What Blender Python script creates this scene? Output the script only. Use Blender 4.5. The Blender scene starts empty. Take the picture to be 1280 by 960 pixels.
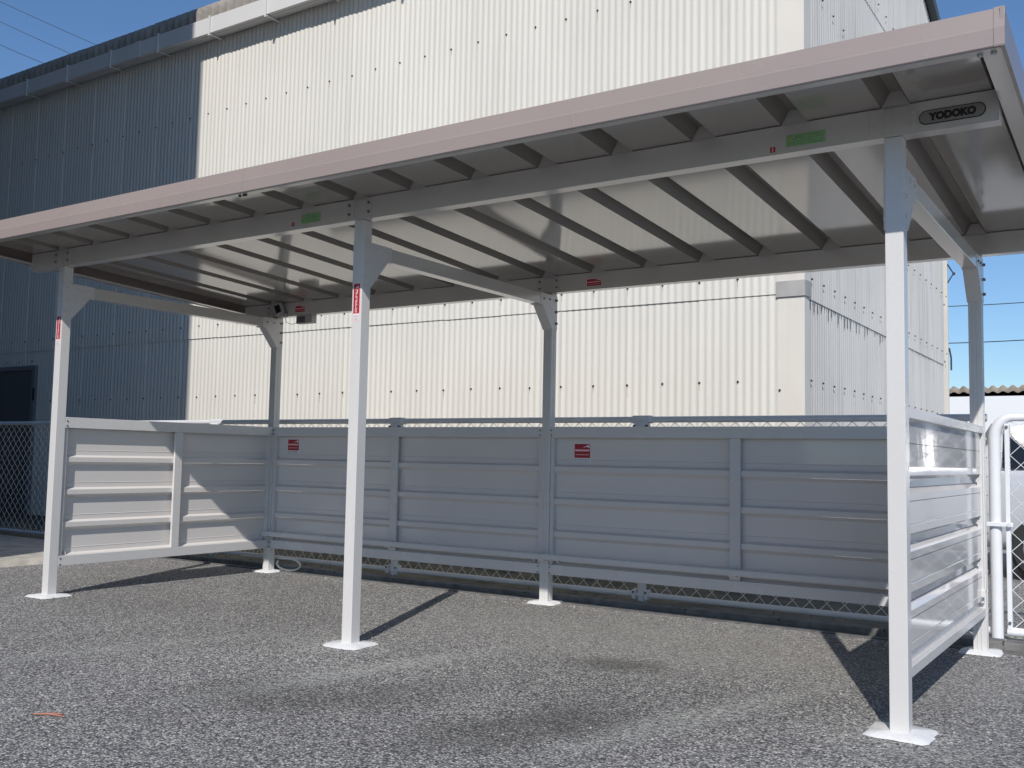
import bpy, bmesh, math, random
from mathutils import Vector, Matrix
random.seed(7)
sc = bpy.context.scene
C = sc.collection

# ------------------------------------------------------------------ camera
cam = bpy.data.cameras.new('camera')
co = bpy.data.objects.new('camera', cam)
C.objects.link(co)
YAW, PITCH, ROLL, FPX = 0.5828, 0.0756, 0.0194, 1226.7
fw = Vector((-math.sin(YAW)*math.cos(PITCH), math.cos(YAW)*math.cos(PITCH), math.sin(PITCH)))
r0 = fw.cross(Vector((0, 0, 1))).normalized()
u0 = r0.cross(fw)
rr = math.cos(ROLL)*r0 + math.sin(ROLL)*u0
uu = -math.sin(ROLL)*r0 + math.cos(ROLL)*u0
mw = Matrix((rr, uu, -fw)).transposed().to_4x4()
mw.translation = Vector((6.1504, -3.7875, 0.9666))
co.matrix_world = mw
cam.sensor_fit = 'HORIZONTAL'
cam.sensor_width = 36.0
cam.lens = 36.0*FPX/1280.0
cam.clip_start = 0.05
cam.clip_end = 2000
sc.camera = co

# ------------------------------------------------------------------ sky, sun, exposure
ELEV, AZ = math.radians(40.1), math.atan2(0.38, -0.925)
wd = bpy.data.worlds.new('World')
sc.world = wd
wd.use_nodes = True
nt = wd.node_tree
sky = nt.nodes.new('ShaderNodeTexSky')
sky.sky_type = 'NISHITA'
sky.sun_disc = False
sky.sun_elevation = ELEV
sky.sun_rotation = AZ
sky.air_density = 1.1
sky.dust_density = 0.0
sky.ozone_density = 8.0
nt.links.new(sky.outputs[0], nt.nodes['Background'].inputs[0])
nt.nodes['Background'].inputs[1].default_value = 0.112
sl = bpy.data.lights.new('sun', 'SUN')
sl.energy = 4.0
sl.angle = math.radians(0.5)
sl.color = (1.0, 0.955, 0.90)
so = bpy.data.objects.new('sun', sl)
C.objects.link(so)
sd = Vector((0.38, -0.925, 0)).normalized()*math.cos(ELEV) + Vector((0, 0, math.sin(ELEV)))
so.rotation_euler = sd.to_track_quat('Z', 'Y').to_euler()
so.location = sd*30
sc.view_settings.view_transform = 'Standard'
sc.view_settings.look = 'None'
sc.view_settings.exposure = 0.0
sc.view_settings.gamma = 1.0
sc.render.engine = 'CYCLES'
sc.cycles.max_bounces = 8
sc.cycles.use_denoising = True
sc.cycles.blur_glossy = 0.5

# ------------------------------------------------------------------ materials
MAT = {}
def mat(name, col, rough=0.6, metal=0.0, spec=0.5, var=0.0, scale=3.0, bump=0.0, bscale=60.0,
        rvar=0.0, streak=0.0, ior=None, objvar=0.0, emit=None, col2=None, stretch=(1, 1, 1)):
    m = bpy.data.materials.new(name)
    m.use_nodes = True
    n, l = m.node_tree.nodes, m.node_tree.links
    b = n['Principled BSDF']
    b.inputs['Roughness'].default_value = rough
    b.inputs['Metallic'].default_value = metal
    b.inputs['Specular IOR Level'].default_value = spec
    if ior: b.inputs['IOR'].default_value = ior
    tc = n.new('ShaderNodeTexCoord')
    geo = n.new('ShaderNodeNewGeometry')
    src = geo.outputs['Position']
    c = (*col, 1)
    rgb = n.new('ShaderNodeRGB')
    rgb.outputs[0].default_value = c
    out = rgb.outputs[0]
    def mixc(fac, a, bcol, mode='MIX', f=None):
        mx = n.new('ShaderNodeMix')
        mx.data_type = 'RGBA'
        mx.blend_type = mode
        if fac is not None: l.new(fac, mx.inputs[0])
        if f is not None: mx.inputs[0].default_value = f
        l.new(a, mx.inputs[6])
        if isinstance(bcol, tuple): mx.inputs[7].default_value = bcol
        else: l.new(bcol, mx.inputs[7])
        return mx.outputs[2]
    if var > 0:
        mp = n.new('ShaderNodeMapping')
        mp.inputs['Scale'].default_value = stretch
        l.new(src, mp.inputs[0])
        no = n.new('ShaderNodeTexNoise')
        no.inputs['Scale'].default_value = scale
        no.inputs['Detail'].default_value = 6
        l.new(mp.outputs[0], no.inputs['Vector'])
        mr = n.new('ShaderNodeMapRange')
        mr.inputs[1].default_value, mr.inputs[2].default_value = 0.3, 0.72
        l.new(no.outputs['Fac'], mr.inputs[0])
        c2 = (*col2, 1) if col2 else tuple(x*(1-var) for x in col)+(1,)
        out = mixc(mr.outputs[0], out, c2)
    if streak > 0:
        mp = n.new('ShaderNodeMapping')
        mp.inputs['Scale'].default_value = (22, 22, 0.55)
        l.new(src, mp.inputs[0])
        no = n.new('ShaderNodeTexNoise')
        no.inputs['Scale'].default_value = 1
        no.inputs['Detail'].default_value = 5
        l.new(mp.outputs[0], no.inputs['Vector'])
        mr = n.new('ShaderNodeMapRange')
        mr.inputs[1].default_value, mr.inputs[2].default_value = 0.52, 0.78
        mr.inputs[4].default_value = streak
        l.new(no.outputs['Fac'], mr.inputs[0])
        out = mixc(mr.outputs[0], out, (0.30, 0.28, 0.25, 1))
    if objvar > 0:
        oi = n.new('ShaderNodeObjectInfo')
        mr = n.new('ShaderNodeMapRange')
        mr.inputs[3].default_value, mr.inputs[4].default_value = 1-objvar, 1+objvar*0.4
        l.new(oi.outputs['Random'], mr.inputs[0])
        hs = n.new('ShaderNodeHueSaturation')
        l.new(mr.outputs[0], hs.inputs['Value'])
        l.new(out, hs.inputs['Color'])
        out = hs.outputs[0]
    l.new(out, b.inputs['Base Color'])
    if rvar > 0:
        no = n.new('ShaderNodeTexNoise')
        no.inputs['Scale'].default_value = 2.3
        no.inputs['Detail'].default_value = 4
        l.new(src, no.inputs['Vector'])
        mr = n.new('ShaderNodeMapRange')
        mr.inputs[1].default_value, mr.inputs[2].default_value = 0.3, 0.7
        mr.inputs[3].default_value, mr.inputs[4].default_value = rough, rough+rvar
        l.new(no.outputs['Fac'], mr.inputs[0])
        l.new(mr.outputs[0], b.inputs['Roughness'])
    if bump > 0:
        no = n.new('ShaderNodeTexNoise')
        no.inputs['Scale'].default_value = bscale
        no.inputs['Detail'].default_value = 4
        l.new(src, no.inputs['Vector'])
        bp = n.new('ShaderNodeBump')
        bp.inputs['Strength'].default_value = 1.0
        bp.inputs['Distance'].default_value = bump
        l.new(no.outputs['Fac'], bp.inputs['Height'])
        l.new(bp.outputs[0], b.inputs['Normal'])
    if emit:
        b.inputs['Emission Color'].default_value = (*emit, 1)
        b.inputs['Emission Strength'].default_value = 1
    MAT[name] = m
    return m

mat('white_paint', (0.655, 0.64, 0.625), rough=0.22, spec=0.5, var=0.04, scale=1.6, rvar=0.10, bump=0.0006, bscale=3.0)
mat('board_paint', (0.70, 0.665, 0.635), rough=0.05, spec=0.5, var=0.03, scale=1.2, rvar=0.03, bump=0.0012, bscale=1.6)
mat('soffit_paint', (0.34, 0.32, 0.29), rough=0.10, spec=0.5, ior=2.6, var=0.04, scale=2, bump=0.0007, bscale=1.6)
mat('groove_shade', (0.25, 0.23, 0.205), rough=0.42, spec=0.4, var=0.04, scale=2)  # soffit paint again, the shade inside the ribs put into its colour
mat('beam_paint', (0.56, 0.535, 0.505), rough=0.15, spec=0.5, ior=1.8, var=0.04, scale=2, bump=0.0005, bscale=3)
mat('fascia_paint', (0.325, 0.272, 0.255), rough=0.20, spec=0.5, var=0.06, scale=1.3, bump=0.0012, bscale=1.3, rvar=0.12)
mat('dark_lip', (0.16, 0.155, 0.15), rough=0.25, spec=0.5, var=0.1, scale=4)
mat('galv', (0.42, 0.43, 0.44), rough=0.4, metal=0.6, var=0.2, scale=40)
mat('bolt_metal', (0.20, 0.20, 0.21), rough=0.4, metal=0.6)
mat('wall_slate', (0.72, 0.70, 0.645), rough=0.75, spec=0.3, var=0.08, scale=0.7, streak=0.17, objvar=0.035, bump=0.001, bscale=40)
mat('side_slate', (0.75, 0.72, 0.665), rough=0.75, spec=0.3, var=0.12, scale=0.9, streak=0.55, objvar=0.05, bump=0.001, bscale=40)
mat('corner_slate', (0.72, 0.69, 0.63), rough=0.7, spec=0.3, var=0.08, scale=2.5, streak=0.12)
mat('cap_grey', (0.42, 0.41, 0.395), rough=0.7, var=0.25, scale=6)
mat('seam_dirt', (0.05, 0.048, 0.045), rough=0.9)
mat('screw_dark', (0.035, 0.032, 0.03), rough=0.6)
mat('gutter_white', (0.70, 0.69, 0.68), rough=0.35, var=0.06, scale=1.5)
mat('roof_slate', (0.36, 0.33, 0.29), rough=0.85, var=0.3, scale=5, bump=0.003, bscale=60)
mat('barge_dark', (0.09, 0.105, 0.11), rough=0.6)
mat('door_blue', (0.09, 0.092, 0.10), rough=0.45, var=0.12, scale=2)
mat('door_frame', (0.16, 0.165, 0.175), rough=0.5)
mat('concrete', (0.50, 0.475, 0.42), rough=0.9, var=0.4, scale=7, bump=0.003, bscale=70)
mat('kerb', (0.20, 0.197, 0.19), rough=0.9, var=0.45, scale=14, bump=0.004, bscale=80, objvar=0.18)
mat('earth', (0.21, 0.185, 0.135), rough=1.0, var=0.6, scale=4, col2=(0.09, 0.09, 0.065), bump=0.02, bscale=30)
mat('plinth', (0.30, 0.30, 0.28), rough=0.9, var=0.4, scale=3, bump=0.003)
mat('mortar', (0.74, 0.74, 0.735), rough=0.8, var=0.1, scale=12, bump=0.004, bscale=60)
mat('vinyl_white', (0.70, 0.71, 0.73), rough=0.45, var=0.12, scale=9)
mat('mesh_wire', (0.80, 0.79, 0.74), rough=0.5, var=0.2, scale=20)
mat('gate_white', (0.80, 0.81, 0.84), rough=0.35, var=0.06, scale=9)
mat('sticker_red', (0.42, 0.022, 0.035), rough=0.4, var=0.1, scale=60)
mat('sticker_white', (0.78, 0.74, 0.74), rough=0.4)
mat('sticker_pink', (0.86, 0.52, 0.54), rough=0.4)
mat('sticker_grey', (0.30, 0.28, 0.33), rough=0.5)
mat('sticker_green', (0.30, 0.52, 0.27), rough=0.4, var=0.15, scale=60)
mat('sticker_darkgreen', (0.12, 0.30, 0.12), rough=0.4)
mat('sticker_yellow', (0.5, 0.42, 0.10), rough=0.4)
mat('badge_black', (0.012, 0.012, 0.013), rough=0.35)
mat('badge_plate', (0.25, 0.24, 0.23), rough=0.3)
mat('black_plastic', (0.012, 0.012, 0.014), rough=0.2)
mat('grey_plastic', (0.42, 0.42, 0.40), rough=0.45, var=0.08, scale=30)
mat('hose_white', (0.62, 0.61, 0.56), rough=0.5)
mat('orange_scrap', (0.42, 0.19, 0.13), rough=0.8)
mat('car_paint', (0.62, 0.64, 0.67), rough=0.18, metal=0.25, spec=0.6)
mat('car_glass', (0.012, 0.014, 0.016), rough=0.05, spec=0.7)
mat('car_black', (0.02, 0.02, 0.02), rough=0.6)
mat('car_red', (0.5, 0.02, 0.02), rough=0.15)
mat('rim', (0.45, 0.46, 0.47), rough=0.3, metal=0.8)
mat('white_wall', (0.80, 0.82, 0.84), rough=0.7, var=0.04, scale=1)
mat('far_roof', (0.36, 0.31, 0.25), rough=0.9, var=0.5, scale=7)
mat('neighbour_wall', (0.17, 0.16, 0.15), rough=0.8, var=0.15, scale=0.6, streak=0.2)
mat('neighbour_glass', (0.05, 0.06, 0.07), rough=0.08)
mat('wire_black', (0.03, 0.035, 0.05), rough=0.6)
mat('ground_mat', (0.17, 0.165, 0.155), rough=1.0, var=0.4, scale=0.3, bump=0.01, bscale=10)

def asphalt_material():
    m = bpy.data.materials.new('asphalt')
    m.use_nodes = True
    n, l = m.node_tree.nodes, m.node_tree.links
    b = n['Principled BSDF']
    b.inputs['Roughness'].default_value = 0.85
    b.inputs['Specular IOR Level'].default_value = 0.35
    geo = n.new('ShaderNodeNewGeometry')
    P = geo.outputs['Position']
    def noise(scale, detail=4, rough=0.6, vec=P):
        x = n.new('ShaderNodeTexNoise')
        x.inputs['Scale'].default_value = scale
        x.inputs['Detail'].default_value = detail
        x.inputs['Roughness'].default_value = rough
        l.new(vec, x.inputs['Vector'])
        return x.outputs['Fac']
    def rng(v, a, bb, c=0.0, d=1.0):
        x = n.new('ShaderNodeMapRange')
        x.inputs[1].default_value, x.inputs[2].default_value = a, bb
        x.inputs[3].default_value, x.inputs[4].default_value = c, d
        l.new(v, x.inputs[0])
        return x.outputs[0]
    def mth(op, a, bb):
        x = n.new('ShaderNodeMath')
        x.operation = op
        for i, v in enumerate((a, bb)):
            if isinstance(v, (int, float)): x.inputs[i].default_value = v
            else: l.new(v, x.inputs[i])
        return x.outputs[0]
    def vor(scale, rnd=1.0):
        x = n.new('ShaderNodeTexVoronoi')
        x.inputs['Scale'].default_value = scale
        x.inputs['Randomness'].default_value = rnd
        l.new(P, x.inputs['Vector'])
        return x
    v1, v2 = vor(128), vor(58)
    sepc = n.new('ShaderNodeSeparateColor'); l.new(v1.outputs['Color'], sepc.inputs[0])
    sepd = n.new('ShaderNodeSeparateColor'); l.new(v2.outputs['Color'], sepd.inputs[0])
    ramp = n.new('ShaderNodeValToRGB')
    e = ramp.color_ramp.elements
    e[0].position, e[0].color = 0.0, (0.05, 0.05, 0.053, 1)
    e[1].position, e[1].color = 1.0, (0.62, 0.60, 0.57, 1)
    for p, c in ((0.22, (0.13, 0.13, 0.136, 1)), (0.50, (0.235, 0.232, 0.234, 1)), (0.78, (0.375, 0.368, 0.355, 1)), (0.94, (0.56, 0.55, 0.525, 1))):
        k = e.new(p); k.color = c
    l.new(sepc.outputs[0], ramp.inputs[0])
    def mix(fac, a, c, mode='MIX'):
        x = n.new('ShaderNodeMix'); x.data_type = 'RGBA'; x.blend_type = mode
        if isinstance(fac, float): x.inputs[0].default_value = fac
        else: l.new(fac, x.inputs[0])
        for i, v in ((6, a), (7, c)):
            if isinstance(v, tuple): x.inputs[i].default_value = v
            else: l.new(v, x.inputs[i])
        return x.outputs[2]
    big = mth('GREATER_THAN', sepd.outputs[1], 0.90)
    near = mth('LESS_THAN', v2.outputs['Distance'], 0.36)
    col = mix(mth('MULTIPLY', mth('MULTIPLY', big, near), 0.75), ramp.outputs[0], (0.36, 0.35, 0.335, 1))
    # gaps between the stones
    gap = rng(v1.outputs['Distance'], 0.38, 0.75)
    col = mix(mth('MULTIPLY', gap, 0.65), col, (0.045, 0.045, 0.046, 1))
    # broad tone changes
    tone = rng(noise(0.55, 5), 0.3, 0.72, 0.80, 1.16)
    tn = n.new('ShaderNodeCombineColor')
    for i in range(3): l.new(tone, tn.inputs[i])
    col = mix(1.0, col, tn.outputs[0], 'MULTIPLY')
    # pale dusty area towards the kerb, between the posts
    sep = n.new('ShaderNodeSeparateXYZ'); l.new(P, sep.inputs[0])
    X, Y = sep.outputs[0], sep.outputs[1]
    wob = mth('MULTIPLY', mth('SUBTRACT', noise(1.1, 5), 0.5), 1.3)
    def ell(cx, cy, rx, ry, rot, amt=0.9):
        dx, dy = mth('SUBTRACT', X, cx), mth('SUBTRACT', Y, cy)
        ca, sa = math.cos(rot), math.sin(rot)
        u = mth('DIVIDE', mth('ADD', mth('MULTIPLY', dx, ca), mth('MULTIPLY', dy, sa)), rx)
        v = mth('DIVIDE', mth('SUBTRACT', mth('MULTIPLY', dy, ca), mth('MULTIPLY', dx, sa)), ry)
        d = mth('SQRT', mth('ADD', mth('MULTIPLY', u, u), mth('MULTIPLY', v, v)), 0)
        d = mth('ADD', d, wob)
        return rng(d, 0.35, 1.15, amt, 0.0)
    dust = ell(3.9, 1.2, 1.9, 0.9, 0.0, 0.26)
    col = mix(dust, col, (0.38, 0.37, 0.345, 1))
    for a in STREAKS: col = mix(mth('MULTIPLY', ell(*a), rng(noise(38, 4), 0.42, 0.60)), col, (0.42, 0.43, 0.41, 1))
    for a in STAINS: col = mix(mth('MULTIPLY', ell(*a), rng(noise(45, 3), 0.3, 0.62, 0.5, 1.0)), col, (0.05, 0.05, 0.045, 1))
    hsv = n.new('ShaderNodeHueSaturation'); hsv.inputs['Value'].default_value = 1.28; l.new(mix(1.0, col, (1.01, 1.0, 0.98, 1), 'MULTIPLY'), hsv.inputs['Color'])
    l.new(hsv.outputs[0], b.inputs['Base Color'])
    h = mth('ADD', mth('MULTIPLY', v1.outputs['Distance'], -1.0), mth('MULTIPLY', noise(230, 3), 0.7))
    h = mth('ADD', h, mth('MULTIPLY', sepc.outputs[1], 0.7))
    bp = n.new('ShaderNodeBump')
    bp.inputs['Strength'].default_value = 0.9
    bp.inputs['Distance'].default_value = 0.006
    l.new(h, bp.inputs['Height'])
    l.new(bp.outputs[0], b.inputs['Normal'])
    MAT['asphalt'] = m
STREAKS = [(3.15, -0.30, 0.95, 0.14, 1.34, 0.62), (4.69, -0.12, 1.0, 0.12, 1.29, 0.50), (1.87, -0.7, 0.8, 0.13, 1.22, 0.36), (2.62, 0.0, 0.35, 0.3, 0.0, 0.4), (5.33, -0.02, 0.33, 0.3, 0.0, 0.4)]
STAINS = [(3.97, 0.47, 0.30, 0.17, 0.3, 0.6), (4.2, -0.75, 0.50, 0.24, 1.2, 0.52), (3.55, -0.6, 0.5, 0.2, 1.2, 0.28), (3.1, -0.95, 0.25, 0.4, 1.3, 0.35)]
asphalt_material()

# ------------------------------------------------------------------ mesh helper
class MB:
    def __init__(s): s.v, s.f, s.m, s.sm, s.mats = [], [], [], [], []
    def mi(s, name):
        if name not in s.mats: s.mats.append(name)
        return s.mats.index(name)
    def poly(s, pts, faces, m, smooth=False):
        o = len(s.v); k = s.mi(m)
        s.v += [tuple(p) for p in pts]
        for f in faces:
            s.f.append([o+i for i in f]); s.m.append(k); s.sm.append(smooth)
        return s
    def box(s, x0, x1, y0, y1, z0, z1, m, bev=0.0):
        if bev <= 0:
            p = [(x0,y0,z0),(x1,y0,z0),(x1,y1,z0),(x0,y1,z0),(x0,y0,z1),(x1,y0,z1),(x1,y1,z1),(x0,y1,z1)]
            return s.poly(p, [(0,3,2,1),(4,5,6,7),(0,1,5,4),(1,2,6,5),(2,3,7,6),(3,0,4,7)], m)
        bm = bmesh.new()
        bmesh.ops.create_cube(bm, size=1)
        for v in bm.verts:
            v.co = Vector(((x0+x1)/2+v.co.x*(x1-x0), (y0+y1)/2+v.co.y*(y1-y0), (z0+z1)/2+v.co.z*(z1-z0)))
        bmesh.ops.bevel(bm, geom=bm.edges[:], offset=bev, segments=2, affect='EDGES', profile=0.5)
        bm.verts.index_update()
        s.poly([v.co for v in bm.verts], [[v.index for v in f.verts] for f in bm.faces], m)
        bm.free()
        return s
    def prism(s, prof, axis, a, b, m, caps=True, smooth=False):
        """prof: closed list of 2-D points; axis 'x': (y,z), 'y': (x,z), 'z': (x,y)."""
        def P(q, t):
            return {'x': (t, q[0], q[1]), 'y': (q[0], t, q[1]), 'z': (q[0], q[1], t)}[axis]
        n = len(prof)
        pts = [P(q, a) for q in prof]+[P(q, b) for q in prof]
        fs = [(i, (i+1) % n, (i+1) % n+n, i+n) for i in range(n)]
        s.poly(pts, fs, m, smooth)
        if caps: s.poly(pts, [tuple(range(n))[::-1], tuple(range(n, 2*n))], m)
        return s
    def tube(s, pts, r, m, n=10, caps=True, smooth=True):
        pts = [Vector(p) for p in pts]
        ring = []
        t0 = (pts[1]-pts[0]).normalized()
        up = Vector((0, 0, 1)) if abs(t0.z) < 0.9 else Vector((1, 0, 0))
        a = t0.cross(up).normalized()
        vs = []
        for i, p in enumerate(pts):
            if i == 0: t = t0
            elif i == len(pts)-1: t = (pts[i]-pts[i-1]).normalized()
            else: t = ((pts[i]-pts[i-1]).normalized()+(pts[i+1]-pts[i]).normalized()).normalized()
            a = (a-t*a.dot(t)).normalized()
            b = t.cross(a)
            rad = r[i] if isinstance(r, (list, tuple)) else r
            vs += [p+(a*math.cos(2*math.pi*k/n)+b*math.sin(2*math.pi*k/n))*rad for k in range(n)]
        fs = []
        for i in range(len(pts)-1):
            for k in range(n):
                fs.append((i*n+k, i*n+(k+1) % n, (i+1)*n+(k+1) % n, (i+1)*n+k))
        s.poly(vs, fs, m, smooth)
        if caps:
            s.poly(vs[:n], [tuple(range(n))[::-1]], m)
            s.poly(vs[-n:], [tuple(range(n))], m)
        return s
    def xf(s, M):
        s.v = [tuple(M @ Vector(p)) for p in s.v]
        return s
    def mesh(s, name, origin=(0, 0, 0)):
        me = bpy.data.meshes.new(name)
        o = Vector(origin)
        me.from_pydata([tuple(Vector(p)-o) for p in s.v], [], s.f)
        for k in s.mats: me.materials.append(MAT[k])
        me.polygons.foreach_set('material_index', s.m)
        me.polygons.foreach_set('use_smooth', s.sm)
        me.update()
        bm = bmesh.new(); bm.from_mesh(me)
        bmesh.ops.recalc_face_normals(bm, faces=bm.faces)
        bm.to_mesh(me); bm.free()
        return me
    def build(s, name, parent=None, recalc=True):
        org = world_origin(parent) if parent else Vector((0, 0, 0))
        me = s.mesh(name, org)
        o = bpy.data.objects.new(name, me)
        C.objects.link(o)
        if parent: o.parent = parent
        return o

def world_origin(o):
    p = Vector((0, 0, 0))
    while o: p += o.location; o = o.parent
    return p
def tag(o, label=None, cat=None, group=None, kind=None):
    if label: o['label'] = label
    if cat: o['category'] = cat
    if group: o['group'] = group
    if kind: o['kind'] = kind
    return o
def thing(name, label, cat, loc=(0, 0, 0), group=None):
    o = bpy.data.objects.new(name, None)
    o.empty_display_size = 0.1
    C.objects.link(o)
    o.location = loc
    return tag(o, label, cat, group)
def part_copy(o, parent, off, name=None):
    c = o.copy(); C.objects.link(c); c.parent = parent
    c.location = o.location+Vector(off)
    return c
def text_faces(txt, size, bold=0.0):
    cu = bpy.data.curves.new('text', 'FONT')
    cu.body = txt; cu.size = size; cu.offset = bold; cu.resolution_u = 3
    cu.align_x = 'CENTER'; cu.align_y = 'CENTER'
    o = bpy.data.objects.new('text', cu)
    me = bpy.data.meshes.new_from_object(o)
    v = [tuple(p.co) for p in me.vertices]; f = [list(p.vertices) for p in me.polygons]
    bpy.data.objects.remove(o); bpy.data.curves.remove(cu); bpy.data.meshes.remove(me)
    return v, f

# ------------------------------------------------------------------ measures of the shelter
L, D, W, H = 2.6734, 1.9183, 0.066, 2.20
h = W/2
BH, SL = 0.114, 0.051                       # beam height, roof fall per metre
HB = H-0.0978                               # underside of back beam
XL, XR, YF, YB = L-3.11, L+3.11, -0.49, 2.04
def roofz(y): return 2.318-SL*y

# ================================================================== SETTING
g = MB().poly([(-400,-400,-0.03),(400,-400,-0.03),(400,400,-0.03),(-400,400,-0.03)], [(0,1,2,3)], 'ground_mat').build('ground')
tag(g, kind='structure')
g = MB().poly([(-1.75,-30,0),(30,-30,0),(30,1.985,0),(-1.75,1.985,0)], [(0,1,2,3)], 'asphalt').build('asphalt_lot')
tag(g, kind='structure')
g = MB().poly([(3.2,3.5,0.012),(30,3.5,0.012),(30,40,0.012),(3.2,40,0.012)], [(0,1,2,3)], 'asphalt')
g.poly([(5.0,2.42,0.012),(30,2.42,0.012),(30,3.5,0.012),(5.0,3.5,0.012)], [(0,1,2,3)], 'asphalt')
tag(g.build('back_lot'), kind='structure')
# concrete apron left of the asphalt (raised a little)
m = MB()
n = 24
pts, fs = [], []
for i in range(n+1):
    y = -30+(31.99)*i/n if i < 12 else -1+3.0*(i-12)/12
    pts += [(-1.75, y, 0.0), (-1.80, y, 0.050), (-1.95, y, 0.058), (-14, y, 0.062)]
for i in range(n):
    for k in range(3): fs.append((i*4+k, i*4+k+1, (i+1)*4+k+1, (i+1)*4+k))
m.poly(pts, fs, 'concrete')
m.poly([(-1.75,2.0,0.0),(-1.80,2.0,0.05),(-1.95,2.0,0.058),(-14,2.0,0.062),(-14,2.0,-0.02),(-1.75,2.0,-0.02)], [(0,1,2,3,4,5)], 'concrete')
tag(m.build('concrete_apron'), kind='structure')
# low lip of the gutter, kerb stones, earth strip
k = MB().box(-1.75, 12, 1.985, 2.052, -0.02, 0.010, 'kerb', 0.003).build('gutter_lip')
tag(k, kind='structure')
kerb = MB().box(-14, 12, 2.056, 2.170, -0.02, 0.030, 'kerb').build('kerb')
tag(kerb, kind='structure')
ks = MB().box(0, 0.594, 2.054, 2.172, 0.0, 0.046, 'kerb', 0.006).build('kerb_stone', kerb)
ks.location = (-1.76, 0, 0)
for i in range(1, 13):
    c = part_copy(ks, kerb, (0.6*i, 0, 0))
    c.location.z += random.uniform(-0.003, 0.003); c.location.y += random.uniform(-0.002, 0.002)
m = MB()
nx, ny = 200, 12
pts, fs = [], []
for j in range(ny+1):
    for i in range(nx+1):
        x = -12+i*(17.0/nx); y = 2.172+j*(1.33/ny)
        z = 0.034+0.016*math.sin(x*7.3+y*3)*math.sin(y*11+x*2.1)+random.uniform(-0.006, 0.006)
        if j == 0: z = 0.034
        pts.append((x, y, z))
for j in range(ny):
    for i in range(nx):
        a = j*(nx+1)+i
        fs.append((a, a+1, a+nx+2, a+nx+1))
m.poly(pts, fs, 'earth', True)
tag(m.build('earth_strip'), kind='structure')
k = MB().box(5.0, 12, 2.176, 2.42, -0.02, 0.040, 'concrete', 0.004).build('gate_threshold')
tag(k, kind='structure')
# loose stones on the asphalt
m = MB()
for nm, c_ in (('stone_light', (0.50, 0.49, 0.47)), ('stone_dark', (0.12, 0.12, 0.125)), ('stone_tan', (0.33, 0.28, 0.23))): mat(nm, c_, rough=0.85, var=0.2, scale=90)
rs_ = random.Random(11)
for i in range(3600):
    if i % 6 == 0:
        px_, py_ = rs_.choice([(0, 0.03), (L, 0.03), (2*L, 0.03), (L, 1.95), (2*L, 1.95)])
        a = rs_.uniform(0, 6.28); q = 0.12+abs(rs_.gauss(0, 0.09))
        x, y = px_+q*math.cos(a), py_+q*math.sin(a)
    elif i % 6 == 1: x, y = rs_.uniform(-1.7, 6.5), 1.97-abs(rs_.gauss(0, 0.10))
    else: x, y = rs_.uniform(-1.7, 7.0), rs_.uniform(-2.2, 1.9)
    if y > 1.97: continue
    r_ = rs_.choice([0.0022, 0.003, 0.0036, 0.0045, 0.0062])*rs_.uniform(.8, 1.2)
    rot = rs_.uniform(0, 1.5)
    pts = [(x+r_*rs_.uniform(.7, 1.4)*math.cos(rot+k*math.pi/2), y+r_*rs_.uniform(.7, 1.4)*math.sin(rot+k*math.pi/2), r_*rs_.uniform(.2, .5)) for k in range(4)]
    pts += [(x+rs_.uniform(-.4, .4)*r_, y+rs_.uniform(-.4, .4)*r_, r_*rs_.uniform(.7, 1.1)), (x, y, -0.001)]
    m.poly(pts, [(0,1,4),(1,2,4),(2,3,4),(3,0,4),(1,0,5),(2,1,5),(3,2,5),(0,3,5)], rs_.choice(['stone_light', 'stone_light', 'stone_dark', 'stone_tan']))
tag(m.build('loose_gravel'), 'loose small stones scattered over the asphalt lot', 'gravel', kind='stuff')
# weeds along the foot of the fence
m = MB()
mat('weed', (0.10, 0.13, 0.045), rough=0.8, var=0.4, scale=12)
for i in range(420):
    x = random.choice([random.uniform(-3, 5.2), random.gauss(2.2, 0.5), random.gauss(-0.4, .6), random.gauss(5.5, .06)])
    y = random.uniform(2.2, 2.75); hh = random.uniform(0.012, 0.05)
    a = random.uniform(0, 6.28); w_ = 0.004
    dx, dy = math.cos(a), math.sin(a)
    m.poly([(x-dy*w_, y+dx*w_, 0.03), (x+dy*w_, y-dx*w_, 0.03), (x+dx*hh*.5, y+dy*hh*.5, 0.03+hh)], [(0, 1, 2)], 'weed')
tag(m.build('weeds'), 'sparse low weeds along the foot of the chain-link fence', 'weeds', kind='stuff')

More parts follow.
